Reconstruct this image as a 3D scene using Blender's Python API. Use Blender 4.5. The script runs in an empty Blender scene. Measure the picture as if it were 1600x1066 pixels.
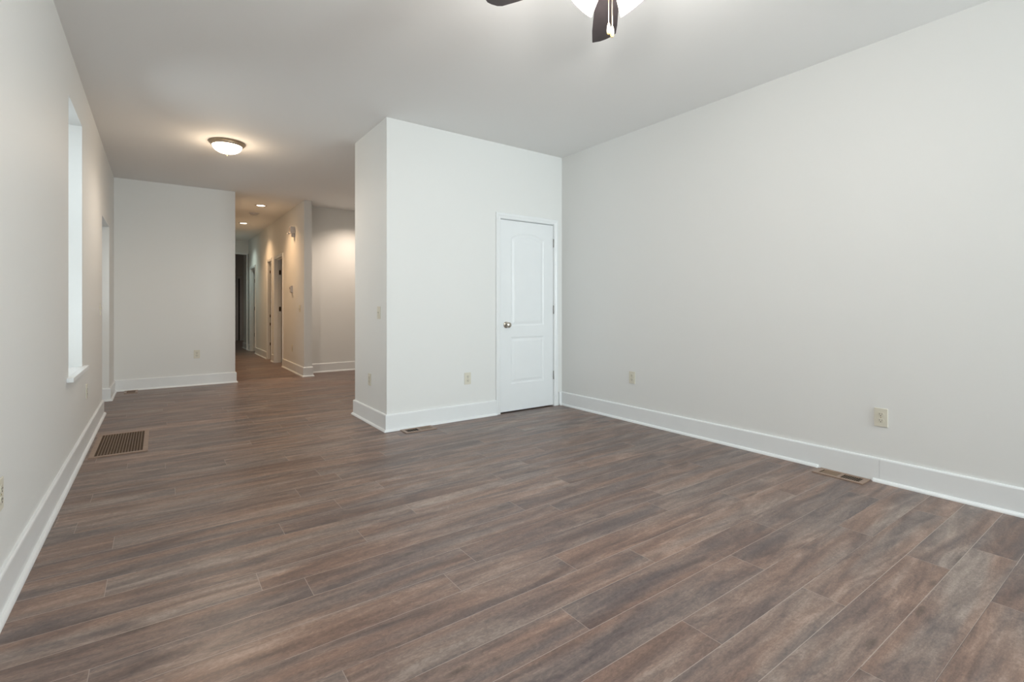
import bpy, bmesh, math, random
from mathutils import Vector, Matrix
random.seed(7)
PI = math.pi
R = math.radians
S = bpy.context.scene
COL = S.collection

# ------------------------------------------------------------------ camera
YAW = 0.6239
cam_d = bpy.data.cameras.new('camera')
cam_d.sensor_width = 36
cam_d.lens = 36 * 768.1 / 1600
cam_d.shift_y = -(533 - 479.3) / 1600
cam_d.clip_start = 0.02
cam = bpy.data.objects.new('camera', cam_d)
cam.location = (0, 0, 1.1076)
cam.rotation_euler = (PI / 2, 0, -YAW)
COL.objects.link(cam)
S.camera = cam

# ------------------------------------------------------------------ world, exposure, daylight
S.view_settings.view_transform = 'Standard'
S.view_settings.look = 'None'
S.view_settings.gamma = 1.0
S.view_settings.exposure = 0.19
w = bpy.data.worlds.new('overcast_sky')
S.world = w
w.use_nodes = True
w.node_tree.nodes['Background'].inputs[0].default_value = (0.80, 0.90, 1.0, 1)
w.node_tree.nodes['Background'].inputs[1].default_value = 1.6


def area(name, loc, rot, sx, sy, power, color, spread=180):
    l = bpy.data.lights.new(name, 'AREA')
    l.shape = 'RECTANGLE'
    l.size = sx
    l.size_y = sy
    l.energy = power
    l.color = color
    l.spread = R(spread)
    o = bpy.data.objects.new(name, l)
    o.location = loc
    o.rotation_euler = rot
    COL.objects.link(o)
    return o


DAY = (0.87, 0.955, 1.0)
# daylight in the front windows (behind the camera) and in the left wall window and entrance
area('daylight_front', (1.1, -3.52, 1.6), (PI / 2, 0, 0), 0.95, 1.75, 16, DAY, 140)
area('daylight_front', (3.08, -3.52, 1.6), (PI / 2, 0, 0), 0.95, 1.75, 86, DAY, 120)
area('daylight_side', (-0.98, 4.57, 1.56), (0, -PI / 2, 0), 1.7, 0.66, 13.5, (0.90, 0.96, 1.0))
area('daylight_entrance', (-0.98, 7.0, 1.25), (0, -PI / 2, 0), 1.0, 0.5, 3, (0.90, 0.96, 1.0))

H = 2.79          # ceiling height
XL, XR = -0.467, 3.707
YR = -3.4         # rear wall (behind the camera)
YF, YB, XB = 4.187, 5.052, 1.645   # closet block
YA, XA = 8.212, 0.916              # far left wall
XH, XH2 = 1.87, 1.987              # hall right wall
YK = 8.62                          # far right wall


# ------------------------------------------------------------------ materials
def mat(name, color, rough=0.5, metal=0.0, noise=0.0, nscale=40, bump=0.0, bscale=200, emit=None, estr=0, coat=0.0):
    m = bpy.data.materials.new(name)
    m.use_nodes = True
    nt = m.node_tree
    b = nt.nodes['Principled BSDF']
    b.inputs['Base Color'].default_value = (*color, 1)
    b.inputs['Roughness'].default_value = rough
    b.inputs['Metallic'].default_value = metal
    b.inputs['Coat Weight'].default_value = coat
    tc = nt.nodes.new('ShaderNodeTexCoord')
    if noise or not bump:
        n = nt.nodes.new('ShaderNodeTexNoise')
        n.inputs['Scale'].default_value = nscale
        nt.links.new(tc.outputs['Object'], n.inputs['Vector'])
        mx = nt.nodes.new('ShaderNodeMix')
        mx.data_type = 'RGBA'
        k = max(noise, 0.02)
        mx.inputs[6].default_value = (*[c * (1 - k) for c in color], 1)
        mx.inputs[7].default_value = (*[min(1, c * (1 + k)) for c in color], 1)
        nt.links.new(n.outputs['Fac'], mx.inputs[0])
        nt.links.new(mx.outputs[2], b.inputs['Base Color'])
    if bump:
        n2 = nt.nodes.new('ShaderNodeTexNoise')
        n2.inputs['Scale'].default_value = bscale
        n2.inputs['Detail'].default_value = 3
        nt.links.new(tc.outputs['Object'], n2.inputs['Vector'])
        bp = nt.nodes.new('ShaderNodeBump')
        bp.inputs['Strength'].default_value = bump
        bp.inputs['Distance'].default_value = 0.002
        nt.links.new(n2.outputs['Fac'], bp.inputs['Height'])
        nt.links.new(bp.outputs[0], b.inputs['Normal'])
    if emit:
        b.inputs['Emission Color'].default_value = (*emit, 1)
        b.inputs['Emission Strength'].default_value = estr
    return m


M = {}
M['wall'] = mat('wall_paint', (0.795, 0.80, 0.787), 0.55, bump=0.12, bscale=260)
M['ceil'] = mat('ceiling_paint', (0.87, 0.868, 0.86), 0.8, bump=0.15, bscale=200)
M['trim'] = mat('trim_paint', (0.84, 0.86, 0.87), 0.3, noise=0.01, nscale=6)
M['door'] = mat('door_paint', (0.84, 0.865, 0.88), 0.35, noise=0.01, nscale=6)
M['dark'] = mat('gap_shade_dark', (0.012, 0.010, 0.009), 0.9)  # dark colour standing for shade in the door gaps
M['nickel'] = mat('brushed_nickel', (0.55, 0.50, 0.44), 0.28, 1.0, noise=0.05, nscale=120)
M['hinge'] = mat('hinge_steel', (0.36, 0.35, 0.34), 0.35, 1.0)
M['bronze_hinge'] = mat('dark_hinge_metal', (0.06, 0.04, 0.025), 0.45, 0.8)
M['beige'] = mat('beige_plastic', (0.72, 0.69, 0.59), 0.4)
M['beige_dark'] = mat('beige_receptacle', (0.68, 0.65, 0.55), 0.35)
M['slot'] = mat('socket_slot', (0.03, 0.025, 0.02), 0.6)
M['white_plastic'] = mat('white_plastic', (0.62, 0.60, 0.60), 0.4)
M['grey_plastic'] = mat('grey_plastic', (0.30, 0.28, 0.27), 0.4)
M['vent_wood'] = mat('vent_wood_tan', (0.30, 0.205, 0.15), 0.4, noise=0.25, nscale=30)
M['vent_slat'] = mat('vent_slat_tan', (0.23, 0.155, 0.10), 0.45, noise=0.15, nscale=60)
M['duct_shade'] = mat('duct_shade_brown', (0.035, 0.018, 0.010), 0.8, noise=0.3, nscale=30)
M['duct_shade_black'] = mat('duct_shade_dark', (0.008, 0.005, 0.003), 0.9)
M['brass'] = mat('brass_tan', (0.42, 0.33, 0.17), 0.4, 0.3)
M['lamp_metal'] = mat('antique_nickel', (0.46, 0.37, 0.27), 0.38, 0.8)
M['chain'] = mat('brass_chain', (0.55, 0.48, 0.33), 0.3, 0.6)
M['fob'] = mat('pale_wood_fob', (0.52, 0.36, 0.13), 0.35, noise=0.1, nscale=60)
M['blade'] = mat('dark_walnut_blade', (0.018, 0.013, 0.014), 0.6, noise=0.35, nscale=25)
M['shade'] = mat('frosted_shade', (0.95, 0.92, 0.88), 0.35, emit=(1.0, 0.86, 0.70), estr=6.0)
M['bowl'] = mat('frosted_bowl', (0.95, 0.92, 0.86), 0.35, emit=(1.0, 0.83, 0.62), estr=9.0)
M['lens_warm'] = mat('can_lens_warm', (0.9, 0.85, 0.8), 0.4, emit=(1.0, 0.85, 0.66), estr=8.0)
M['lens_cool'] = mat('can_lens_cool', (0.9, 0.9, 0.9), 0.4, emit=(0.92, 1.0, 0.95), estr=6.0)
M['brick'] = mat('outside_brick', (0.35, 0.2, 0.15), 0.8, noise=0.2, nscale=15)


def glass_mat():
    m = bpy.data.materials.new('window_glass')
    m.use_nodes = True
    nt = m.node_tree
    nt.nodes.clear()
    out = nt.nodes.new('ShaderNodeOutputMaterial')
    mx = nt.nodes.new('ShaderNodeMixShader')
    fr = nt.nodes.new('ShaderNodeFresnel')
    fr.inputs[0].default_value = 1.45
    tr = nt.nodes.new('ShaderNodeBsdfTransparent')
    tr.inputs[0].default_value = (0.96, 0.98, 0.97, 1)
    gl = nt.nodes.new('ShaderNodeBsdfGlossy')
    gl.inputs['Roughness'].default_value = 0.02
    nt.links.new(fr.outputs[0], mx.inputs[0])
    nt.links.new(tr.outputs[0], mx.inputs[1])
    nt.links.new(gl.outputs[0], mx.inputs[2])
    nt.links.new(mx.outputs[0], out.inputs[0])
    return m


M['glass'] = glass_mat()


def floor_mat():
    m = bpy.data.materials.new('laminate_planks')
    m.use_nodes = True
    nt = m.node_tree
    N, L = nt.nodes, nt.links
    b = N['Principled BSDF']

    def val(x):
        return x

    def math_(op, a, c=None, d=None):
        n = N.new('ShaderNodeMath')
        n.operation = op
        for i, v in enumerate((a, c, d)):
            if v is None:
                continue
            if isinstance(v, (int, float)):
                n.inputs[i].default_value = v
            else:
                L.new(v, n.inputs[i])
        return n.outputs[0]

    def comb(x, y, z):
        n = N.new('ShaderNodeCombineXYZ')
        for i, v in enumerate((x, y, z)):
            if isinstance(v, (int, float)):
                n.inputs[i].default_value = v
            else:
                L.new(v, n.inputs[i])
        return n.outputs[0]

    def noise(vec, scale, detail, rough=0.55, dist=0.0):
        n = N.new('ShaderNodeTexNoise')
        n.inputs['Scale'].default_value = scale
        n.inputs['Detail'].default_value = detail
        n.inputs['Roughness'].default_value = rough
        n.inputs['Distortion'].default_value = dist
        L.new(vec, n.inputs['Vector'])
        return n.outputs['Fac']

    def ramp(fac, stops, interp='LINEAR'):
        n = N.new('ShaderNodeValToRGB')
        cr = n.color_ramp
        cr.interpolation = interp
        while len(cr.elements) < len(stops):
            cr.elements.new(0.5)
        for e, (p, c) in zip(cr.elements, stops):
            e.position = p
            e.color = (*c, 1)
        L.new(fac, n.inputs[0])
        return n.outputs[0]

    def mix(fac, a, c, blend='MIX'):
        n = N.new('ShaderNodeMix')
        n.data_type = 'RGBA'
        n.blend_type = blend
        if isinstance(fac, (int, float)):
            n.inputs[0].default_value = fac
        else:
            L.new(fac, n.inputs[0])
        for i, v in ((6, a), (7, c)):
            if isinstance(v, tuple):
                n.inputs[i].default_value = (*v, 1)
            else:
                L.new(v, n.inputs[i])
        return n.outputs[2]

    PW, PL = 0.1525, 1.29
    tc = N.new('ShaderNodeTexCoord')
    sp = N.new('ShaderNodeSeparateXYZ')
    L.new(tc.outputs['Object'], sp.inputs[0])
    X, Y = sp.outputs[0], sp.outputs[1]
    r = math_('DIVIDE', math_('SUBTRACT', Y, 0.600), PW)
    k = math_('FLOOR', r)
    fy = math_('SUBTRACT', r, k)
    offs = {-2: 2.54, -1: 3.03, 0: 2.705, 1: 2.062, 2: 2.79, 3: 2.07, 4: 2.49, 5: 1.745, 6: 1.43, 7: 2.25, 8: 1.12,
            9: 0.485, 10: 1.62, 11: 0.8, 12: 1.123, 13: 0.5}
    rnd = random.Random(3)
    stops = []
    for i in range(32):
        o = offs.get(i - 2, rnd.random() * PL) % PL / PL
        stops.append((i / 32.0, (o, o, o)))
    rk = math_('DIVIDE', math_('ADD', k, 2.5), 32.0)
    off = ramp(rk, stops, 'CONSTANT')
    wn = N.new('ShaderNodeTexWhiteNoise')
    wn.noise_dimensions = '1D'
    L.new(k, wn.inputs['W'])
    far = math_('ADD', math_('GREATER_THAN', k, 29.5), math_('LESS_THAN', k, -2.5))
    off2 = math_('ADD', off, math_('MULTIPLY', far, wn.outputs['Value']))
    s = math_('SUBTRACT', math_('DIVIDE', X, PL), off2)
    c = math_('FLOOR', s)
    fx = math_('SUBTRACT', s, c)
    h = N.new('ShaderNodeTexWhiteNoise')
    h.noise_dimensions = '2D'
    L.new(comb(k, c, 0.0), h.inputs['Vector'])
    hs = N.new('ShaderNodeSeparateColor')
    L.new(h.outputs['Color'], hs.inputs[0])
    h1, h2, h3 = hs.outputs[0], hs.outputs[1], hs.outputs[2]
    ox = math_('MULTIPLY', h1, 53.0)
    oz = math_('MULTIPLY', h2, 31.0)
    # broad light and dark flow along each board
    v1 = comb(math_('ADD', math_('MULTIPLY', X, 2.1), ox), math_('MULTIPLY', Y, 12.0), oz)
    n1 = noise(v1, 1.0, 5, 0.62, 0.9)
    # long streaks
    v2 = comb(math_('ADD', math_('MULTIPLY', X, 7.0), ox), math_('MULTIPLY', Y, 60.0), oz)
    n2 = noise(v2, 1.0, 4, 0.62, 0.35)
    # fine pores
    v3 = comb(math_('MULTIPLY', X, 70.0), math_('MULTIPLY', Y, 260.0), oz)
    n3 = noise(v3, 1.0, 2, 0.6)
    # short cross ripples and saw marks
    v4 = comb(math_('ADD', math_('MULTIPLY', X, 30.0), ox), math_('MULTIPLY', Y, 42.0), oz)
    n4 = noise(v4, 1.0, 4, 0.7, 1.6)
    # hue
    v5 = comb(math_('ADD', math_('MULTIPLY', X, 0.9), math_('MULTIPLY', h3, 40.0)), math_('MULTIPLY', Y, 9.0), oz)
    n5 = noise(v5, 1.0, 2, 0.5)
    t = math_('ADD', math_('MULTIPLY', n1, 0.58), math_('MULTIPLY', n2, 0.17))
    t = math_('ADD', t, math_('MULTIPLY', n4, 0.24))
    t = math_('ADD', t, math_('MULTIPLY', n3, 0.16))
    t = math_('ADD', t, math_('MULTIPLY', math_('SUBTRACT', h3, 0.5), 0.07))
    warm = ramp(t, [(0.42, (0.096, 0.062, 0.055)), (0.53, (0.164, 0.104, 0.084)), (0.63, (0.254, 0.162, 0.125)),
                    (0.76, (0.407, 0.283, 0.226))])
    cool = ramp(t, [(0.42, (0.081, 0.062, 0.064)), (0.53, (0.141, 0.109, 0.103)), (0.63, (0.226, 0.175, 0.152)),
                    (0.76, (0.384, 0.311, 0.270))])
    hue = ramp(n5, [(0.38, (0, 0, 0)), (0.62, (1, 1, 1))])
    col = mix(hue, cool, warm)
    # knots
    vo = N.new('ShaderNodeTexVoronoi')
    vo.inputs['Scale'].default_value = 1.0
    vo.inputs['Randomness'].default_value = 1.0
    L.new(comb(math_('ADD', math_('MULTIPLY', X, 2.1), ox), math_('MULTIPLY', Y, 7.5), oz), vo.inputs['Vector'])
    kn = ramp(math_('ADD', vo.outputs['Distance'], math_('MULTIPLY', n4, 0.10)), [(0.09, (1, 1, 1)), (0.17, (0, 0, 0))])
    col = mix(math_('MULTIPLY', kn, 0.55), col, (0.055, 0.038, 0.032))
    # seams
    ey = math_('MULTIPLY', math_('MINIMUM', fy, math_('SUBTRACT', 1.0, fy)), PW)
    ex = math_('MULTIPLY', math_('MINIMUM', fx, math_('SUBTRACT', 1.0, fx)), PL)
    seam_y = math_('LESS_THAN', ey, 0.0011)
    seam_x = math_('LESS_THAN', ex, 0.0012)
    # bevel highlights are painted pale on some seams, others stay dark
    pale = math_('GREATER_THAN', noise(comb(math_('MULTIPLY', X, 0.5), math_('MULTIPLY', k, 3.3), 0.0), 1.0, 1), 0.40)
    col = mix(math_('MULTIPLY', seam_y, 0.85), col, mix(pale, (0.05, 0.035, 0.03), (0.42, 0.35, 0.31)))
    col = mix(math_('MULTIPLY', seam_x, 0.7), col, (0.40, 0.33, 0.29))  # end joints carry a painted pale highlight too
    L.new(col, b.inputs['Base Color'])
    L.new(math_('ADD', 0.30, math_('MULTIPLY', n2, 0.16)), b.inputs['Roughness'])
    b.inputs['Specular IOR Level'].default_value = 0.5
    bp = N.new('ShaderNodeBump')
    bp.inputs['Strength'].default_value = 0.25
    bp.inputs['Distance'].default_value = 0.0006
    L.new(math_('SUBTRACT', math_('ADD', n2, math_('MULTIPLY', n4, 0.6)), math_('MULTIPLY', math_('MAXIMUM', seam_x, seam_y), 1.5)),
          bp.inputs['Height'])
    L.new(bp.outputs[0], b.inputs['Normal'])
    return m


M['floor'] = floor_mat()


# ------------------------------------------------------------------ helpers
def add_box(bm, x0, x1, y0, y1, z0, z1, bev=0.0):
    t = bmesh.new()
    vs = [t.verts.new((x, y, z)) for x in (x0, x1) for y in (y0, y1) for z in (z0, z1)]
    for f in ((0, 1, 3, 2), (4, 6, 7, 5), (0, 4, 5, 1), (2, 3, 7, 6), (0, 2, 6, 4), (1, 5, 7, 3)):
        t.faces.new([vs[i] for i in f])
    bmesh.ops.recalc_face_normals(t, faces=t.faces)
    if bev:
        bmesh.ops.bevel(t, geom=t.edges[:], offset=bev, segments=2, affect='EDGES', profile=0.6)
    merge(bm, t)


def merge(bm, t, mx=None):
    me = bpy.data.meshes.new('tmp')
    if mx is not None:
        bmesh.ops.transform(t, matrix=mx, verts=t.verts)
    t.to_mesh(me)
    t.free()
    bm.from_mesh(me)
    bpy.data.meshes.remove(me)


def add_lathe(bm, prof, seg=48, mx=None):
    t = bmesh.new()
    rings = []
    for r, z in prof:
        if r < 1e-6:
            rings.append([t.verts.new((0, 0, z))])
        else:
            rings.append([t.verts.new((r * math.cos(2 * PI * i / seg), r * math.sin(2 * PI * i / seg), z)) for i in range(seg)])
    for a, b in zip(rings, rings[1:]):
        for i in range(seg):
            j = (i + 1) % seg
            if len(a) == 1 and len(b) == 1:
                continue
            if len(a) == 1:
                t.faces.new((a[0], b[i], b[j]))
            elif len(b) == 1:
                t.faces.new((a[i], a[j], b[0]))
            else:
                t.faces.new((a[i], a[j], b[j], b[i]))
    bmesh.ops.recalc_face_normals(t, faces=t.faces)
    merge(bm, t, mx)


def add_prism(bm, poly, d0, d1, axis='z', mx=None):
    """extrude a polygon (list of 2D points) between d0 and d1"""
    t = bmesh.new()
    def P(p, d):
        return {'z': (p[0], p[1], d), 'y': (p[0], d, p[1]), 'x': (d, p[0], p[1])}[axis]
    a = [t.verts.new(P(p, d0)) for p in poly]
    b = [t.verts.new(P(p, d1)) for p in poly]
    t.faces.new(a)
    t.faces.new(b[::-1])
    n = len(poly)
    for i in range(n):
        j = (i + 1) % n
        t.faces.new((a[i], b[i], b[j], a[j]))
    bmesh.ops.recalc_face_normals(t, faces=t.faces)
    merge(bm, t, mx)


def obj(name, bm, m, parent=None, smooth=False, loc=None, rot=None):
    me = bpy.data.meshes.new(name)
    bm.to_mesh(me)
    bm.free()
    me.materials.append(m)
    if smooth:
        for p in me.polygons:
            p.use_smooth = True
        try:
            me.set_sharp_from_angle(angle=R(40))
        except Exception:
            pass
    o = bpy.data.objects.new(name, me)
    COL.objects.link(o)
    if parent:
        o.parent = parent
    if loc:
        o.location = loc
    if rot:
        o.rotation_euler = rot
    return o


def boxes(*bs, bev=0.0):
    bm = bmesh.new()
    for b in bs:
        add_box(bm, *b, bev=bev)
    return bm


def empty(name, loc, rz=0.0):
    o = bpy.data.objects.new(name, None)
    o.empty_display_size = 0.1
    o.location = loc
    o.rotation_euler = (0, 0, rz)
    COL.objects.link(o)
    return o


def thing(name, label, cat, loc, rz=0.0, group=None):
    o = empty(name, loc, rz)
    o['label'] = label
    o['category'] = cat
    if group:
        o['group'] = group
    return o


def struct(o, label=None, cat=None):
    o['kind'] = 'structure'
    if label:
        o['label'] = label
    if cat:
        o['category'] = cat
    return o


# ------------------------------------------------------------------ shell
struct(obj('floor', boxes((-1.0, 4.2, YR - 0.2, 18.6, -0.12, 0.0)), M['floor']),
       'dark brown and grey wood plank floor running through the room into the hall', 'floor')
struct(obj('ceiling', boxes((-1.0, 4.2, YR - 0.2, 18.6, H, H + 0.12)), M['ceil']),
       'flat pale grey ceiling over the room and the hall', 'ceiling')

WY0, WY1, WZ0, WZ1 = 4.22, 4.915, 0.63, 2.47      # left wall window
EY0, EY1, EZ = 6.55, 7.45, 2.045                  # recessed doorway in left wall
XO = -0.867
struct(obj('wall_left', boxes(
    (XO, XL, YR, WY0, 0, H), (XO, XL, WY0, WY1, 0, WZ0), (XO, XL, WY0, WY1, WZ1, H), (XO, XL, WY1, EY0, 0, H),
    (XO, XL, EY0, EY1, EZ, H), (XO, XL, EY1, YA + 0.12, 0, H)), M['wall']),
    'long off-white left wall with deep window and doorway recesses', 'wall')
struct(obj('wall_right', boxes((XR, XR + 0.12, YR, YK + 0.1, 0, H)), M['wall']),
       'large blank off-white wall on the right side', 'wall')
# rear wall with two front windows (behind the camera)
RW = [(0.6, 1.6), (2.58, 3.58)]
RZ0, RZ1 = 0.65, 2.5
struct(obj('wall_rear', boxes(
    (XO, RW[0][0], YR - 0.14, YR, 0, H), (RW[0][1], RW[1][0], YR - 0.14, YR, 0, H), (RW[1][1], XR + 0.12, YR - 0.14, YR, 0, H),
    *[(a, b, YR - 0.14, YR, 0, RZ0) for a, b in RW], *[(a, b, YR - 0.14, YR, RZ1, H) for a, b in RW]), M['wall']),
    'off-white wall with two tall windows opposite the closet', 'wall')
DX0, DX1, DZ = 2.849, 3.601, 2.036     # rough opening of closet door
struct(obj('wall_closet_front', boxes((XB, DX0, YF, YF + 0.11, 0, H), (DX1, XR, YF, YF + 0.11, 0, H), (DX0, DX1, YF, YF + 0.11, DZ, H)),
           M['wall']), 'off-white closet wall facing the room, holding the white panelled door', 'wall')
struct(obj('wall_closet_side', boxes((XB, XB + 0.11, YF + 0.11, YB - 0.11, 0, H)), M['wall']),
       'narrow off-white side wall of the closet block with a switch and an outlet', 'wall')
struct(obj('wall_closet_back', boxes((XB, XR, YB - 0.11, YB, 0, H)), M['wall']), 'rear off-white wall of the closet block', 'wall')
struct(obj('wall_far_left', boxes((XL, XA, YA, YA + 0.12, 0, H)), M['wall']),
       'off-white end wall left of the hall opening', 'wall')
struct(obj('wall_hall_left', boxes((XA - 0.12, XA, YA + 0.12, 18.25, 0, H)), M['wall']), 'left wall of the hall', 'wall')
# hall right wall with three doorways: (y0,y1)
HD = [(9.87, 10.62), (10.98, 11.38), (13.00, 13.75)]
JT = 0.018
bs = []
y = YA
for a, b in HD:
    bs.append((XH, XH2, y, a - JT, 0, H))
    bs.append((XH, XH2, a - JT, b + JT, 2.04 + JT, H))
    y = b + JT
bs.append((XH, XH2, y, 15.0, 0, H))
struct(obj('wall_hall_right', boxes(*bs), M['wall']), 'right wall of the hall with three doorways and wall devices', 'wall')
struct(obj('wall_far_right', boxes((XH2, XR, YK, YK + 0.1, 0, H)), M['wall']),
       'warm-lit off-white wall between the hall wall end and the closet block', 'wall')
struct(obj('wall_hall_end', boxes((XA, XH, 14.1, 14.22, 2.45, H)), M['wall']), 'header wall over the opening at the end of the hall', 'wall')
struct(obj('wall_back', boxes((XA - 0.12, 4.0, 18.25, 18.37, 0, H)), M['wall']), 'dim wall of the back room at the end of the hall', 'wall')
struct(obj('wall_outer_right', boxes((3.88, 4.0, YK + 0.1, 18.25, 0, H)), M['wall']), 'outer wall of the side rooms', 'wall')
for i, yy in enumerate((10.76, 11.52, 14.88)):
    struct(obj('wall_side_room_' + ('near', 'middle', 'back')[i], boxes((XH2, 3.88, yy, yy + 0.1, 0, H)), M['wall']),
           ('partition behind the nearest hall doorway', 'partition behind the narrow hall closet', 'partition before the back room')[i], 'wall')


# ------------------------------------------------------------------ baseboards
def sweep(path, prof):
    """sweep a closed profile (d,z) along a plan path, d measured to the right of travel, mitred"""
    bm = bmesh.new()
    pts = [Vector(p) for p in path]
    n = len(pts)
    rings = []
    for i, p in enumerate(pts):
        def nrm(a, b):
            d = (b - a).normalized()
            return Vector((d.y, -d.x))
        if i == 0:
            m = nrm(pts[0], pts[1])
        elif i == n - 1:
            m = nrm(pts[-2], pts[-1])
        else:
            a, b = nrm(pts[i - 1], p), nrm(p, pts[i + 1])
            m = (a + b) / (1 + a.dot(b))
        rings.append([bm.verts.new((p.x + m.x * d, p.y + m.y * d, z)) for d, z in prof])
    k = len(prof)
    for a, b in zip(rings, rings[1:]):
        for i in range(k):
            j = (i + 1) % k
            bm.faces.new((a[i], a[j], b[j], b[i]))
    bm.faces.new(rings[0])
    bm.faces.new(rings[-1][::-1])
    bmesh.ops.recalc_face_normals(bm, faces=bm.faces)
    return bm


BT, BH = 0.016, 0.150
PB = [(0.0, 0.0), (BT, 0.0), (BT, BH - 0.010), (BT - 0.002, BH - 0.004), (BT - 0.006, BH), (0.0, BH)]
PS = [(BT, 0.0)] + [(BT + 0.017 * math.cos(a), 0.020 * math.sin(a)) for a in [R(x) for x in (0, 22, 45, 68, 90)]]
PS[-1] = (BT, 0.020)


def baseboard(name, label, path, shoes=None):
    o = struct(obj(name, sweep(path, PB), M['trim']), label, 'baseboard')
    for sp_ in (shoes if shoes is not None else [path]):
        obj('shoe_moulding', sweep(sp_, PS), M['trim'], o)
    return o


baseboard('baseboard_left', 'white baseboard along the long left wall',
          [(XL, YR), (XL, EY0), (-0.79, EY0)])
baseboard('baseboard_far_left', 'white baseboard under the wall left of the hall',
          [(-0.79, EY1), (XL, EY1), (XL, YA), (XA, YA), (XA, 18.25)])
baseboard('baseboard_hall_right', 'white baseboard around the end of the hall wall and the far right wall',
          [(XH, HD[0][0] - 0.062), (XH, YA), (XH2, YA), (XH2, YK), (XR, YK), (XR, YB)])
baseboard('baseboard_closet', 'white baseboard wrapping the closet block',
          [(XR, YB), (XB, YB), (XB, YF), (2.808, YF)])
baseboard('baseboard_right', 'white baseboard along the right wall up to the butt joint',
          [(3.658, YF), (XR, YF), (XR, 1.1635)], [[(3.658, YF), (XR, YF), (XR, 1.515)]])
baseboard('baseboard_right_near', 'white baseboard along the right wall beside the camera, past the butt joint',
          [(XR, 1.162), (XR, YR), (RW[1][1], YR), (XL, YR)], [[(XR, 1.195), (XR, YR), (RW[1][1], YR), (XL, YR)]])
baseboard('baseboard_hall_pier', 'short white baseboard between the two nearest hall doorways',
          [(XH, HD[1][0] - 0.062), (XH, HD[0][1] + 0.062)])
baseboard('baseboard_hall_middle', 'white baseboard between the narrow and the farther hall doorway',
          [(XH, HD[2][0] - 0.062), (XH, HD[1][1] + 0.062)])
baseboard('baseboard_hall_back', 'white baseboard at the far end of the hall wall',
          [(XH2, 15.0), (XH, 15.0), (XH, HD[2][1] + 0.062)])
baseboard('baseboard_back', 'dim white baseboard in the back room', [(2.235, 18.25), (3.88, 18.25)])


# ------------------------------------------------------------------ door frames and doors
def casing_bm(W, HH, cw=0.055, ct=0.016, rev=0.005):
    """three-sided mitred casing around an opening 0..W, 0..HH, front face toward -y"""
    bm = bmesh.new()
    prof = [(0, 0), (0, -ct * 0.6), (0.008, -ct * 0.75), (0.018, -ct * 0.72), (0.030, -ct), (cw - 0.006, -ct), (cw, -ct * 0.7), (cw, 0)]
    i0, i1, it = -rev, W + rev, HH + rev
    rings = []
    for kind in range(4):
        ring = []
        for d, yy in prof:
            if kind == 0:
                ring.append((i0 - d, yy, 0))
            elif kind == 1:
                ring.append((i0 - d, yy, it + d))
            elif kind == 2:
                ring.append((i1 + d, yy, it + d))
            else:
                ring.append((i1 + d, yy, 0))
        rings.append([bm.verts.new(p) for p in ring])
    k = len(prof)
    for a, b in zip(rings, rings[1:]):
        for i in range(k):
            j = (i + 1) % k
            bm.faces.new((a[i], a[j], b[j], b[i]))
    bm.faces.new(rings[0])
    bm.faces.new(rings[-1][::-1])
    bmesh.ops.recalc_face_normals(bm, faces=bm.faces)
    return bm


def jamb_bm(W, HH, T, stop=0.05):
    bs = [(-JT, 0, 0, T, 0, HH), (W, W + JT, 0, T, 0, HH), (-JT, W + JT, 0, T, HH, HH + JT)]
    if stop:
        s = 0.011
        bs += [(0, s, stop, stop + 0.03, 0, HH), (W - s, W, stop, stop + 0.03, 0, HH), (s, W - s, stop, stop + 0.03, HH - s, HH)]
    return boxes(*bs)


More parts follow.
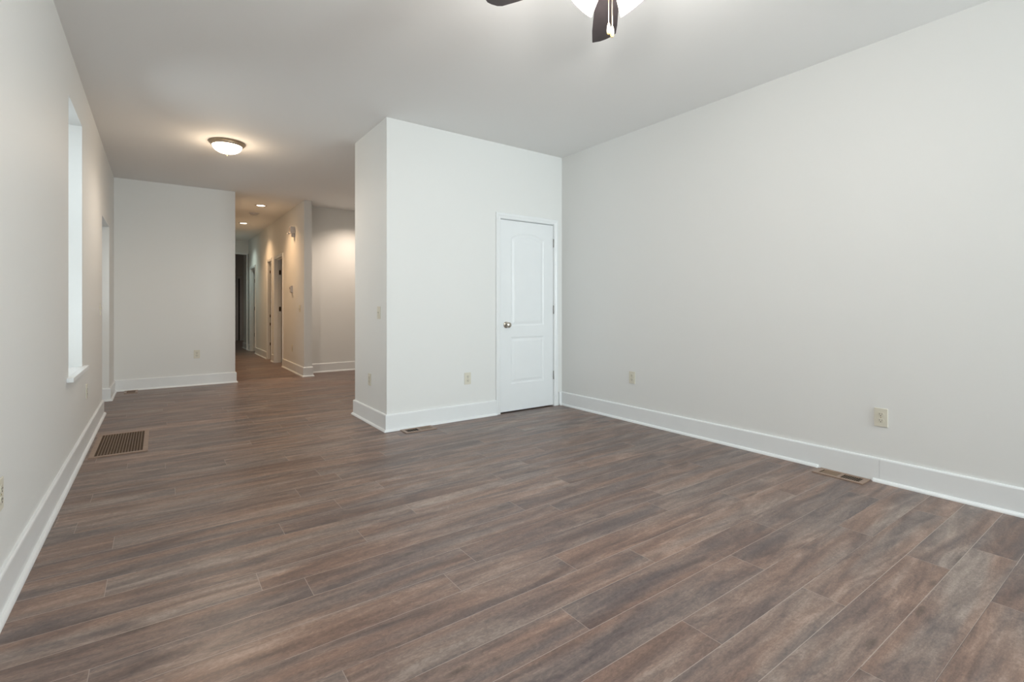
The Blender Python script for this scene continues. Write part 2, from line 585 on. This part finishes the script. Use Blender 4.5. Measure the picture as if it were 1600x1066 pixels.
def leaf_bm(W, HH, T=0.035, x0=0.0, z0=0.0, both=True):
    """two-panel door leaf with a cambered top panel; front face at y=0 facing -y"""
    bm = bmesh.new()
    sx0, sx1 = 0.185 * W, 0.815 * W
    c, hw = (sx0 + sx1) / 2, (sx1 - sx0) / 2
    n = 20
    f = HH / 2.005
    panels = [(0.285 * f, 0.775 * f, 0.0), (0.895 * f, 1.825 * f, 0.055)]

    def outline(p, d, y):
        zb, zt, rise = p
        pts = [(c - (hw - d), zb + d), (c + (hw - d), zb + d)]
        for i in range(n + 1):
            t = 1 - 2 * i / n
            pts.append((c + t * (hw - d), zt - d + rise * (1 - t * t)))
        return [(x, y, z) for x, z in pts]

    def face(side):
        t = bmesh.new()
        yy = lambda v: v if side == 0 else T - v
        V = lambda x, y_, z: t.verts.new((x, yy(y_), z))
        # stiles
        def quad(ax, az, bx, bz):
            t.faces.new([V(ax, 0, az), V(bx, 0, az), V(bx, 0, bz), V(ax, 0, bz)])
        quad(0, 0, sx0, HH)
        quad(sx1, 0, W, HH)
        quad(sx0, 0, sx1, panels[0][0])
        quad(sx0, panels[0][1], sx1, panels[1][0])
        for i in range(n):
            t0, t1 = -1 + 2 * i / n, -1 + 2 * (i + 1) / n
            za = panels[1][1] + panels[1][2] * (1 - t0 * t0)
            zb = panels[1][1] + panels[1][2] * (1 - t1 * t1)
            xa, xb = c + t0 * hw, c + t1 * hw
            t.faces.new([V(xa, 0, za), V(xb, 0, zb), V(xb, 0, HH), V(xa, 0, HH)])
        for p in panels:
            prev = None
            for d, dep in ((0, 0), (0.005, 0.003), (0.013, 0.006), (0.022, 0.006), (0.040, 0.002), (0.046, 0.001)):
                ring = [t.verts.new((x, yy(y_), z)) for x, y_, z in outline(p, d, dep)]
                if prev:
                    for i in range(len(ring)):
                        j = (i + 1) % len(ring)
                        t.faces.new((prev[i], prev[j], ring[j], ring[i]))
                prev = ring
            t.faces.new(prev)
        bmesh.ops.remove_doubles(t, verts=t.verts, dist=1e-5)
        bmesh.ops.recalc_face_normals(t, faces=t.faces)
        merge(bm, t)
    face(0)
    face(1)
    # edges
    for a, b in (((0, 0), (W, 0)), ((W, 0), (W, HH)), ((W, HH), (0, HH)), ((0, HH), (0, 0))):
        bm.faces.new([bm.verts.new(v) for v in ((a[0], 0, a[1]), (b[0], 0, b[1]), (b[0], T, b[1]), (a[0], T, a[1]))])
    bmesh.ops.remove_doubles(bm, verts=bm.verts, dist=1e-5)
    bmesh.ops.recalc_face_normals(bm, faces=bm.faces)
    bmesh.ops.translate(bm, vec=(x0, 0, z0), verts=bm.verts)
    return bm


def knob_bm():
    bm = bmesh.new()
    add_lathe(bm, [(0.0, 0.0), (0.033, 0.0), (0.033, 0.004), (0.028, 0.009), (0.014, 0.012), (0.011, 0.022), (0.012, 0.030),
                   (0.020, 0.036), (0.027, 0.044), (0.0285, 0.052), (0.026, 0.060), (0.018, 0.065), (0.0, 0.067)], 32,
              Matrix.Rotation(PI / 2, 4, 'X'))
    return bm


def hinge_bm(z):
    bm = bmesh.new()
    add_lathe(bm, [(0, -0.047), (0.004, -0.047), (0.0065, -0.044), (0.0065, 0.044), (0.004, 0.047), (0, 0.047)], 12,
              Matrix.Translation((0, 0, z)))
    return bm


# closet door in the closet front wall
W1 = 0.716
d1 = struct(empty('door_1', (2.867, YF, 0)), 'white two-panel closet door with arched top panel and nickel knob', 'door')
obj('door_casing', casing_bm(W1, 2.018), M['trim'], d1)
obj('door_jamb', jamb_bm(W1, 2.018, 0.11, stop=0.042), M['trim'], d1)
leaf = obj('door_leaf', leaf_bm(W1 - 0.007, 1.999, x0=0.0035, z0=0.013), M['door'], d1, loc=(0, 0.002, 0))
k1 = obj('door_knob', knob_bm(), M['nickel'], leaf, True, loc=(0.073, 0, 0.918))
k1['label'] = 'round brushed nickel knob'
for z in (0.345, 1.074, 1.815):
    hb = obj('hinge', hinge_bm(z), M['hinge'], d1, True, loc=(W1 - 0.001, -0.005, 0))
obj('under_door_shade_strip', boxes((0.0, W1, 0.06, 0.10, 0.0002, 0.004)), M['dark'], d1)  # dark strip painting the shade in the gap under the leaf
bpy.data.objects['under_door_shade_strip'].name = 'under_door_shade'


# hall doorways: local x runs toward -Y, rotation -90 deg
def hall_doorway(name, label, y0, y1, stop, T, hinge_m, hz, leaf_w=True, hinge_at=None, hh=0.045, hw=0.026):
    Wd = y1 - y0
    d = struct(empty(name, (XH, y1, 0), -PI / 2), label, 'door')
    obj('door_casing', casing_bm(Wd, 2.04), M['trim'], d)
    obj('door_jamb', jamb_bm(Wd, 2.04, T, stop=stop), M['trim'], d)
    # hinge leaves on the far jamb
    hx = hinge_at
    for z in hz:
        b2 = boxes((-0.0005, 0.0025, hx - hw, hx + 0.004, z - hh, z + hh))
        add_lathe(b2, [(0, -hh), (0.007, -hh), (0.007, hh), (0, hh)], 10, Matrix.Translation((0.002, hx + 0.006, z)))
        obj('hinge', b2, hinge_m, d)
    # door leaf swung open into the side room
    if leaf_w:
        lf = obj('door_leaf', leaf_bm(Wd - 0.01, 2.02, z0=0.012), M['door'], d, loc=(-0.002, T + 0.012, 0), rot=(0, 0, PI / 2))
        k = obj('door_knob', knob_bm(), M['nickel'], lf, True, loc=(Wd - 0.07, 0, 0.92))
        k = obj('door_knob', knob_bm(), M['nickel'], lf, True, loc=(Wd - 0.07, 0.035, 0.92), rot=(0, 0, PI))
    return d


M['slit_shade'] = mat('slit_shade_brown', (0.05, 0.028, 0.015), 0.8)  # brown colour paints the shade inside the narrow doorway slit
hall_doorway('door_2', 'nearest hall doorway with white casing and dark hinges, leaf open inward', *HD[0], 0.045, XH2 - XH,
             M['bronze_hinge'], (1.06, 1.785), True, 0.10)
d3 = hall_doorway('door_3', 'narrow hall closet doorway with a dark gap and small dark hinges', *HD[1], 0, 0.05,
             M['bronze_hinge'], (0.322, 0.74, 0.911, 1.84), False, 0.045, 0.03, 0.006)
obj('slit_shade_strip', boxes((-JT - 0.004, -0.004, 0.0505, 0.14, 0.001, 2.035)), M['slit_shade'], d3)['label'] = 'dark brown strip painting the shade in the slit behind the narrow jamb'
hall_doorway('door_4', 'farthest hall doorway with warm-lit white jamb', *HD[2], 0.045, XH2 - XH, M['bronze_hinge'],
             (0.40, 1.06, 1.75), True, 0.10, 0.045, 0.012)
# entrance in the deep left recess
d5 = struct(empty('door_5', (XO + 0.06, EY0, 0), PI / 2), 'white half-glazed entrance door deep in the left wall recess', 'door')
d5.location = (XO + 0.10, EY0, 0)
bm = boxes((0.04, 0.86, 0, 0.04, 0.01, 1.0), (0.04, 0.16, 0, 0.04, 1.0, 1.9), (0.74, 0.86, 0, 0.04, 1.0, 1.9), (0.04, 0.86, 0, 0.04, 1.9, 2.0),
           (0.18, 0.42, -0.006, 0, 0.2, 0.85), (0.48, 0.72, -0.006, 0, 0.2, 0.85))
lf = obj('door_leaf', bm, M['door'], d5)
obj('pane', boxes((0.16, 0.74, 0.017, 0.023, 1.0, 1.9)), M['glass'], lf)
obj('door_jamb', boxes((0, 0.038, -0.02, 0.06, 0, 2.044), (0.862, 0.9, -0.02, 0.06, 0, 2.044), (0.038, 0.862, -0.02, 0.06, 2.005, 2.044)), M['trim'], d5)
obj('door_knob', knob_bm(), M['nickel'], lf, True, loc=(0.80, 0, 0.95))
# cased opening at the end of the hall
tr = struct(obj('trim_1', boxes((XA, XH - 0.045, 14.085, 14.1, 2.43, 2.475), (XH - 0.045, XH - 0.017, 14.085, 14.1, 0.0, 2.475),
                                (XA, XH - 0.018, 14.1, 14.22, 2.43, 2.45), (XH - 0.035, XH - 0.017, 14.1, 14.22, 0, 2.45)), M['trim']),
            'white trim around the opening at the end of the hall', 'trim')
# door in the back room wall
d6 = struct(empty('door_6', (1.36, 18.25, 0)), 'dim closed door on the back room wall at the end of the hall', 'door')
obj('door_casing', casing_bm(0.80, 2.03), M['trim'], d6)
obj('door_leaf', leaf_bm(0.765, 2.01, z0=0.012), M['door'], d6, loc=(0.0, -0.037, 0))
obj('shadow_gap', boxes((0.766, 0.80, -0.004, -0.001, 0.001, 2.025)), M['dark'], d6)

# ------------------------------------------------------------------ windows
def sash_window(name, label, W, z0, z1, loc, rz, sill=None):
    """frame in local coords: x 0..W, y 0 toward the room is negative"""
    d = struct(empty(name, loc, rz), label, 'window')
    f = 0.04
    zm = (z0 + z1) / 2
    bm = boxes((0, f, 0, 0.08, z0, z1), (W - f, W, 0, 0.08, z0, z1), (f, W - f, 0, 0.08, z0, z0 + f), (f, W - f, 0, 0.08, z1 - f, z1))
    obj('window_frame', bm, M['trim'], d)
    for nm, a, b, yy in (('lower', z0 + f, zm + 0.02, 0.012), ('upper', zm - 0.02, z1 - f, 0.045)):
        s = 0.035
        q = obj('sash', boxes((f, f + s, yy, yy + 0.03, a, b), (W - f - s, W - f, yy, yy + 0.03, a, b),
                              (f + s, W - f - s, yy, yy + 0.03, a, a + s), (f + s, W - f - s, yy, yy + 0.03, b - s, b)), M['trim'], d)
        obj('pane', boxes((f + s, W - f - s, yy + 0.012, yy + 0.017, a + s, b - s)), M['glass'], q)
    return d


w1 = sash_window('window_1', 'tall white sash window set deep in the left wall', WY1 - WY0, 0.655, WZ1, (XO + 0.10, WY0, 0), PI / 2)
# sill in local coordinates of window_1: local x = world Y - WY0, local y = -(world X - (XO+0.1))
bm = boxes((0.0, WY1 - WY0, -(XL - XO - 0.1), 0.10, 0.630, 0.655), bev=0)
add_box(bm, -0.088, 0.778, -(-0.432 - XO - 0.1), -(XL - XO - 0.1), 0.628, 0.656, bev=0.004)
obj('window_sill', bm, M['trim'], w1)
for i, (a, b) in enumerate(RW):
    wr = sash_window('window_%d' % (i + 2), ('tall front window on the left half of the rear wall', 'tall front window on the right half of the rear wall')[1 - i],
                     b - a, RZ0, RZ1, (b, YR - 0.04, 0), PI)
    obj('window_sill', boxes((-0.05, b - a + 0.05, -0.085, -0.041, RZ0 - 0.03, RZ0 - 0.002)), M['trim'], wr)



# ------------------------------------------------------------------ wall devices
def plate_bm(W, Hh):
    bm = boxes((-W / 2, W / 2, -0.006, 0.0, -Hh / 2, Hh / 2), bev=0.002)
    return bm


def outlet(label, loc, rz, group='beige duplex wall outlets'):
    t = thing('wall_outlet', label, 'outlet', loc, rz, group)
    obj('cover_plate', plate_bm(0.072, 0.116), M['beige'], t)
    for s in (-1, 1):
        z = s * 0.0195
        bm = bmesh.new()
        poly = []
        for i in range(28):
            a = 2 * PI * i / 28
            x, zz = 0.0172 * math.cos(a), 0.0172 * math.sin(a)
            poly.append((x, z + max(-0.0135, min(0.0135, zz))))
        add_prism(bm, poly, -0.0085, -0.003, 'y')
        rc = obj('receptacle', bm, M['beige_dark'], t)
        sl = boxes((-0.0075, -0.0052, -0.0092, -0.006, z - 0.001, z + 0.007), (0.0052, 0.0075, -0.0092, -0.006, z - 0.000, z + 0.006))
        add_lathe(sl, [(0, 0), (0.0028, 0), (0.0028, 0.003), (0, 0.003)], 12,
                  Matrix.Translation((0, -0.0062, z - 0.0075)) @ Matrix.Rotation(PI / 2, 4, 'X'))
        obj('slot', sl, M['slot'], rc)
    bm = bmesh.new()
    add_lathe(bm, [(0, 0), (0.0032, 0), (0.0028, 0.0015), (0, 0.002)], 12, Matrix.Translation((0, -0.006, 0)) @ Matrix.Rotation(PI / 2, 4, 'X'))
    obj('screw', bm, M['brass'], t)
    return t


def switch(label, loc, rz, gangs=1, m='beige'):
    t = thing('light_switch', label, 'switch', loc, rz)
    obj('cover_plate', plate_bm(0.07 + 0.046 * (gangs - 1), 0.114), M[m], t)
    for i in range(gangs):
        x = (i - (gangs - 1) / 2) * 0.046
        bm = boxes((x - 0.0055, x + 0.0055, -0.0075, -0.005, -0.0125, 0.0125))
        add_prism(bm, [(-0.006, -0.004), (-0.020, 0.004), (-0.018, 0.010), (-0.006, 0.006)], x - 0.004, x + 0.004, 'x')
        obj('toggle', bm, M['beige_dark'], t)
    return t


LW, RWr, FW, HW = -PI / 2 + PI, -PI / 2, 0, -PI / 2
# facing: local -y must point into the room
ROT_FACE_PX = PI / 2     # faces +X
ROT_FACE_MX = -PI / 2    # faces -X
outlet('beige duplex outlet low on the right wall above the floor vent', (XR, 1.158, 0.408), ROT_FACE_MX)
outlet('beige duplex outlet low on the right wall near the closet door corner', (XR, 3.166, 0.425), ROT_FACE_MX)
outlet('beige duplex outlet low on the closet front wall left of the door', (2.474, YF, 0.400), 0)
outlet('beige outlet low on the narrow closet side wall below the switch', (XB, 4.613, 0.411), ROT_FACE_MX)
outlet('small beige outlet low on the end wall left of the hall', (0.442, YA, 0.438), 0)
outlet('beige outlet low on the left wall under the window sill', (XL, 5.172, 0.430), ROT_FACE_PX)
outlet('beige outlet cut by the left edge of the photo, low on the left wall', (XL, 2.524, 0.427), ROT_FACE_PX)
outlet('pale outlet low on the hall wall below the thermostat', (XH, 9.04, 0.395), ROT_FACE_MX)
switch('beige light switch on the narrow closet side wall', (XB, 4.37, 1.052), ROT_FACE_MX)
switch('beige light switch on the left wall just before the recessed doorway', (XL, 6.31, 1.084), ROT_FACE_PX)
switch('two-gang beige switch plate at the near end of the hall wall', (XH, 8.49, 1.075), ROT_FACE_MX, 2)

# thermostat
t = thing('thermostat', 'small white thermostat on the hall wall right of the nearest doorway', 'thermostat', (XH, 9.06, 1.405), ROT_FACE_MX)
obj('backplate', boxes((-0.055, 0.055, -0.006, 0, -0.065, 0.065), bev=0.002), M['white_plastic'], t)
bm = bmesh.new()
add_prism(bm, [(-0.006, -0.060), (-0.034, -0.048), (-0.040, 0.045), (-0.034, 0.056), (-0.006, 0.060)], -0.048, 0.048, 'x')
obj('body', bm, M['white_plastic'], t)
obj('display', boxes((-0.03, 0.03, -0.0415, -0.036, 0.005, 0.035)), M['grey_plastic'], t)
bm = bmesh.new()
add_lathe(bm, [(0, 0), (0.013, 0), (0.013, 0.016), (0.009, 0.02), (0, 0.02)], 16, Matrix.Translation((-0.062, -0.0, 0.028)) @ Matrix.Rotation(PI / 2, 4, 'X'))
obj('sensor_button', bm, M['grey_plastic'], t)

# alarm siren / motion sensor high on the hall wall
t = thing('motion_sensor', 'grey-white sensor box with a bracket high on the hall wall near its end', 'sensor', (XH, 8.90, 2.37), ROT_FACE_MX)
obj('housing', boxes((-0.06, 0.06, -0.075, 0, -0.03, 0.085), bev=0.008), M['white_plastic'], t)
obj('lens_panel', boxes((-0.045, 0.045, -0.08, -0.074, 0.0, 0.07), bev=0.002), M['grey_plastic'], t)
obj('bracket', boxes((-0.03, 0.03, -0.045, -0.001, -0.085, -0.03), bev=0.006), M['white_plastic'], t)
obj('sensor_eye', boxes((-0.06, 0.02, -0.11, -0.07, -0.045, -0.02), bev=0.008), M['white_plastic'], t)

# small dark fixture high on back room wall
t = thing('wall_hook', 'small dark hook high on the dim back room wall', 'hook', (2.42, 18.25, 2.47), 0)
obj('backplate', boxes((-0.05, 0.05, -0.012, 0, -0.05, 0.05), bev=0.004), M['bronze_hinge'], t)
obj('prong', boxes((-0.015, 0.015, -0.08, -0.012, -0.05, -0.02), bev=0.006), M['bronze_hinge'], t)


# ------------------------------------------------------------------ floor vents
def register(label, loc, rz, L_=0.29, W_=0.14, slats=8, cat='vent', left_open=True, right_open=True, base_m=None):
    """local x = long side, two louvre banks"""
    t = thing('floor_register', label, cat, loc, rz, 'small floor registers')
    zt = 0.006
    fx, fy = 0.030, 0.026
    hx, hy = L_ / 2, W_ / 2
    bm = bmesh.new()
    def fr(a, b, c, d):
        add_box(bm, a, b, c, d, 0.0, zt, bev=0.0012)
    fr(-hx, hx, -hy, -hy + fy)
    fr(-hx, hx, hy - fy, hy)
    fr(-hx, -hx + fx, -hy + fy, hy - fy)
    fr(hx - fx, hx, -hy + fy, hy - fy)
    fr(-0.008, 0.008, -hy + fy, hy - fy)
    obj('frame', bm, M['vent_wood'], t)
    for s, op in ((-1, left_open), (1, right_open)):
        a, b = (-hx + fx, -0.008) if s < 0 else (0.008, hx - fx)
        obj('duct_shade', boxes((a, b, -hy + fy, hy - fy, 0.0003, 0.0008)), M['duct_shade_black'], t)  # flat plate, shade of the open duct put into its colour
        bm = bmesh.new()
        n = slats
        p = (b - a) / n
        if op:
            for i in range(1, n):
                x = a + p * i
                add_box(bm, x - 0.0013, x + 0.0013, -hy + fy, hy - fy, 0.0009, zt - 0.0042)
            obj('louvres', bm, M['vent_slat'], t)
        else:
            add_box(bm, a + (0.007 if s < 0 else 0), b, -hy + fy, hy - fy, 0.0009, zt - 0.003)
            for i in range(1, n):
                x = a + p * i
                add_box(bm, x - 0.0012, x + 0.0012, -hy + fy, hy - fy, zt - 0.003, zt - 0.001)
            obj('louvres', bm, M['vent_slat'], t)['label'] = 'closed tan louvre bank'
    return t


register('long tan floor register under the right wall baseboard gap', (3.620, 1.353, 0), -PI / 2, 0.290, 0.138, 9, left_open=False)
register('narrow tan floor register against the closet front baseboard', (1.905, 4.083, 0), 0, 0.30, 0.138, 5, left_open=True, right_open=False)
register('small far floor register by the left corner near the end wall', (-0.285, 8.06, 0), PI / 2, 0.25, 0.14, 6)

# large return grille by the left wall
vx0, vx1, vy0, vy1 = -0.415, -0.065, 4.69, 5.48
t = thing('return_grille', 'large square floor return grille with tan wood frame by the left wall', 'vent', ((vx0 + vx1) / 2, (vy0 + vy1) / 2, 0))
hx, hy, zt = (vx1 - vx0) / 2, (vy1 - vy0) / 2, 0.007
f1 = 0.032
bm = bmesh.new()
for a in ((-hx, hx, -hy, -hy + f1), (-hx, hx, hy - f1, hy), (-hx, -hx + f1, -hy + f1, hy - f1), (hx - f1, hx, -hy + f1, hy - f1)):
    add_box(bm, a[0], a[1], a[2], a[3], 0, zt, bev=0.0015)
obj('frame', bm, M['vent_wood'], t)
obj('duct_shade', boxes((-hx + f1, hx - f1, -hy + f1, hy - f1, 0.0003, 0.0008)), M['duct_shade'], t)  # flat plate coloured as the shaded depth below the grille
bm = bmesh.new()
n = 16
for i in range(1, n):
    x = -hx + f1 + (2 * hx - 2 * f1) * i / n
    add_box(bm, x - 0.0019, x + 0.0019, -hy + f1, hy - f1, 0.0009, zt - 0.0005)
n = 34
for i in range(1, n):
    yv = -hy + f1 + (2 * hy - 2 * f1) * i / n
    add_box(bm, -hx + f1, hx - f1, yv - 0.0013, yv + 0.0013, 0.0009, zt - 0.0045)
obj('grid', bm, M['vent_slat'], t)

# ------------------------------------------------------------------ ceiling lights
t = thing('flush_ceiling_light', 'lit dome ceiling light with bronze-nickel ring and finial', 'ceiling light', (0.575, 5.80, H))
bm = bmesh.new()
add_lathe(bm, [(0, 0), (0.165, 0), (0.168, -0.006), (0.163, -0.014), (0.152, -0.018), (0.152, -0.024), (0.146, -0.034), (0.139, -0.038),
               (0.134, -0.036), (0.134, -0.02), (0, -0.02)], 64)
obj('ring', bm, M['lamp_metal'], t, True)
bm = bmesh.new()
pr = [(0.134 * math.cos(a), -0.034 - 0.078 * math.sin(a)) for a in [R(x) for x in range(0, 91, 6)]]
add_lathe(bm, pr[:-1] + [(0.0, -0.112)], 64)
obj('glass_bowl', bm, M['bowl'], t, True)
bm = bmesh.new()
add_lathe(bm, [(0, -0.108), (0.012, -0.111), (0.014, -0.116), (0.007, -0.120), (0.009, -0.127), (0.006, -0.134), (0, -0.137)], 24)
obj('finial', bm, M['lamp_metal'], t, True)


def point(name, loc, power, color, r=0.05):
    l = bpy.data.lights.new(name, 'POINT')
    l.energy = power
    l.color = color
    l.shadow_soft_size = r
    o = bpy.data.objects.new(name, l)
    o.location = loc
    COL.objects.link(o)
    return o


def can(label, x, y, m, power, color):
    t = thing('recessed_light', label, 'ceiling light', (x, y, H), 0, 'recessed ceiling cans')
    bm = bmesh.new()
    add_lathe(bm, [(0.062, -0.001), (0.066, -0.006), (0.088, -0.005), (0.094, -0.001), (0.094, 0), (0.062, 0), (0.062, -0.001)], 40)
    obj('trim_ring', bm, M['white_plastic'], t, True)
    bm = bmesh.new()
    add_lathe(bm, [(0, -0.002), (0.061, -0.002), (0.061, -0.0005), (0, -0.0005)], 40)
    obj('lens', bm, m, t)
    l = bpy.data.lights.new('can_light', 'SPOT')
    l.energy = power
    l.color = color
    l.spot_size = R(130)
    l.spot_blend = 1.0
    l.shadow_soft_size = 0.04
    o = bpy.data.objects.new('can_light', l)
    o.location = (x, y, H - 0.02)
    COL.objects.link(o)
    return t


WARM = (1.0, 0.63, 0.34)
can('lit recessed ceiling light nearest in the hall, closest to the room', 1.385, 9.07, M['lens_warm'], 60, WARM)
can('second lit recessed ceiling light along the hall, beyond the smoke detector', 1.395, 11.2, M['lens_warm'], 60, WARM)
can('third recessed ceiling light in the hall, cool white, mostly behind the end wall edge', 1.385, 13.15, M['lens_cool'], 28, (0.85, 1.0, 0.88))
can('recessed ceiling light hidden behind the top of the closet block, its rim just peeking out', 2.71, 8.06, M['lens_warm'], 84, (1.0, 0.82, 0.66))

can('added recessed ceiling light brightening the back room beyond the hall, out of sight from the room', 2.9, 16.6, M['lens_warm'], 16, (1.0, 0.85, 0.72))  # unseen light added to lift the dark back room

t = thing('smoke_detector', 'round smoke detector on the hall ceiling between two recessed lights', 'smoke detector', (1.40, 9.88, H))
bm = bmesh.new()
add_lathe(bm, [(0, 0), (0.085, 0), (0.085, -0.008), (0.078, -0.012), (0, -0.012)], 40)
obj('base', bm, M['white_plastic'], t, True)
bm = bmesh.new()
add_lathe(bm, [(0, -0.012), (0.062, -0.012), (0.060, -0.028), (0.045, -0.036), (0, -0.038)], 40)
obj('cover', bm, M['white_plastic'], t, True)

# ------------------------------------------------------------------ ceiling fan
FX, FY = 1.499, 1.397
t = thing('ceiling_fan', 'ceiling fan with dark blades, lit frosted shades and pull chains at the top edge', 'ceiling fan', (FX, FY, H))
bm = bmesh.new()
add_lathe(bm, [(0, 0), (0.085, 0), (0.088, -0.02), (0.060, -0.055), (0.035, -0.06), (0.035, -0.10), (0, -0.10)], 48)
obj('canopy', bm, M['lamp_metal'], t, True)
bm = bmesh.new()
add_lathe(bm, [(0, -0.10), (0.07, -0.10), (0.125, -0.125), (0.135, -0.16), (0.135, -0.21), (0.115, -0.245), (0.065, -0.262), (0, -0.265)], 48)
obj('motor_housing', bm, M['lamp_metal'], t, True)
bm = bmesh.new()
add_lathe(bm, [(0, -0.265), (0.05, -0.265), (0.055, -0.30), (0.050, -0.345), (0.030, -0.362), (0, -0.366)], 40)
obj('light_fitter', bm, M['lamp_metal'], t, True)
ZB = 2.50 - H
for i in range(5):
    heading = YAW + R(8) - R(72) * i          # clockwise from +Y
    rz = PI / 2 - heading
    # blade outline, x along the blade
    n = 10
    out = [(0.17, -0.045), (0.30, -0.058), (0.45, -0.062)]
    out += [(0.525, -0.060)]
    out += [(0.543, -0.045), (0.556, -0.010), (0.560, 0.020), (0.552, 0.060)]
    out += [(0.45, 0.063), (0.30, 0.058), (0.17, 0.045)]
    bm = bmesh.new()
    add_prism(bm, out, -0.003, 0.003, 'z')
    bl = obj('blade', bm, M['blade'], t)
    bl.matrix_local = Matrix.Translation((0, 0, ZB)) @ Matrix.Rotation(rz, 4, 'Z') @ Matrix.Rotation(R(-12), 4, 'X')
    bm = boxes((0.10, 0.20, -0.018, 0.018, 0.003, 0.009), (0.18, 0.25, -0.035, 0.035, 0.003, 0.007), bev=0.002)
    obj('blade_iron', bm, M['lamp_metal'], bl)
for ang in (-58, 58, 180):
    hd = YAW + R(ang)
    dv = Vector((math.sin(hd), math.cos(hd), 0))
    tilt = R(45)
    ax = (dv * math.sin(tilt) + Vector((0, 0, -math.cos(tilt)))).normalized()
    base = Vector((0, 0, -0.343)) + dv * 0.046
    q = Vector((0, 0, 1)).rotation_difference(ax)
    mx = Matrix.Translation(base) @ q.to_matrix().to_4x4()
    bm = bmesh.new()
    add_lathe(bm, [(0, -0.01), (0.022, -0.01), (0.026, 0.01), (0.024, 0.022), (0, 0.022)], 24, mx)
    arm = obj('socket', bm, M['lamp_metal'], t, True)
    bm = bmesh.new()
    add_lathe(bm, [(0.024, 0.018), (0.029, 0.026), (0.035, 0.045), (0.042, 0.070), (0.049, 0.094), (0.054, 0.112), (0.0515, 0.112), (0.0465, 0.094),
                   (0.039, 0.070), (0.032, 0.045), (0.026, 0.028), (0.021, 0.020), (0.024, 0.018)], 40, mx)
    obj('lamp_shade', bm, M['shade'], t, True)
    bm = bmesh.new()
    add_lathe(bm, [(0, 0.02), (0.012, 0.022), (0.016, 0.045), (0.024, 0.065), (0.022, 0.083), (0.012, 0.093), (0, 0.096)], 24, mx)
    obj('bulb', bm, M['bowl'], t, True)
    p = Vector((FX, FY, H)) + base + ax * 0.145
    point('fan_lamp', p, 18, (1.0, 0.97, 0.92), 0.04)
R_ = Vector((math.cos(YAW), -math.sin(YAW), 0))
F_ = Vector((math.sin(YAW), math.cos(YAW), 0))
for dx, df, zf in ((-0.006, -0.005, 2.217), (0.009, 0.0, 2.208)):
    p = R_ * dx + F_ * df
    bm = bmesh.new()
    z = zf + 0.048 - H
    add_lathe(bm, [(0, z), (0.0011, z), (0.0011, -0.36), (0, -0.36)], 8, Matrix.Translation((p.x, p.y, 0)))
    zz = z + 0.003
    while zz < -0.36:
        bmesh.ops.create_icosphere(bm, subdivisions=1, radius=0.0019, matrix=Matrix.Translation((p.x, p.y, zz)))
        zz += 0.0055
    ch = obj('pull_chain', bm, M['chain'], t)
    bm = bmesh.new()
    zb = zf - H
    add_lathe(bm, [(0, zb), (0.004, zb + 0.001), (0.0075, zb + 0.010), (0.0078, zb + 0.020), (0.0055, zb + 0.036), (0.0035, zb + 0.046), (0, zb + 0.048)], 20,
              Matrix.Translation((p.x, p.y, 0)))
    obj('fob', bm, M['fob'], ch, True)

# lamp light of the dome fixture spreads over the ceiling around it
point('dome_lamp', (0.575, 5.80, H - 0.20), 4.5, (1.0, 0.76, 0.52), 0.09)
l = bpy.data.lights.new('dome_lamp', 'SPOT')
l.energy = 30
l.color = (1.0, 0.85, 0.70)
l.spot_size = R(175)
l.spot_blend = 0.6
l.shadow_soft_size = 0.08
o = bpy.data.objects.new('dome_lamp', l)
o.location = (0.575, 5.80, H - 0.22)
COL.objects.link(o)
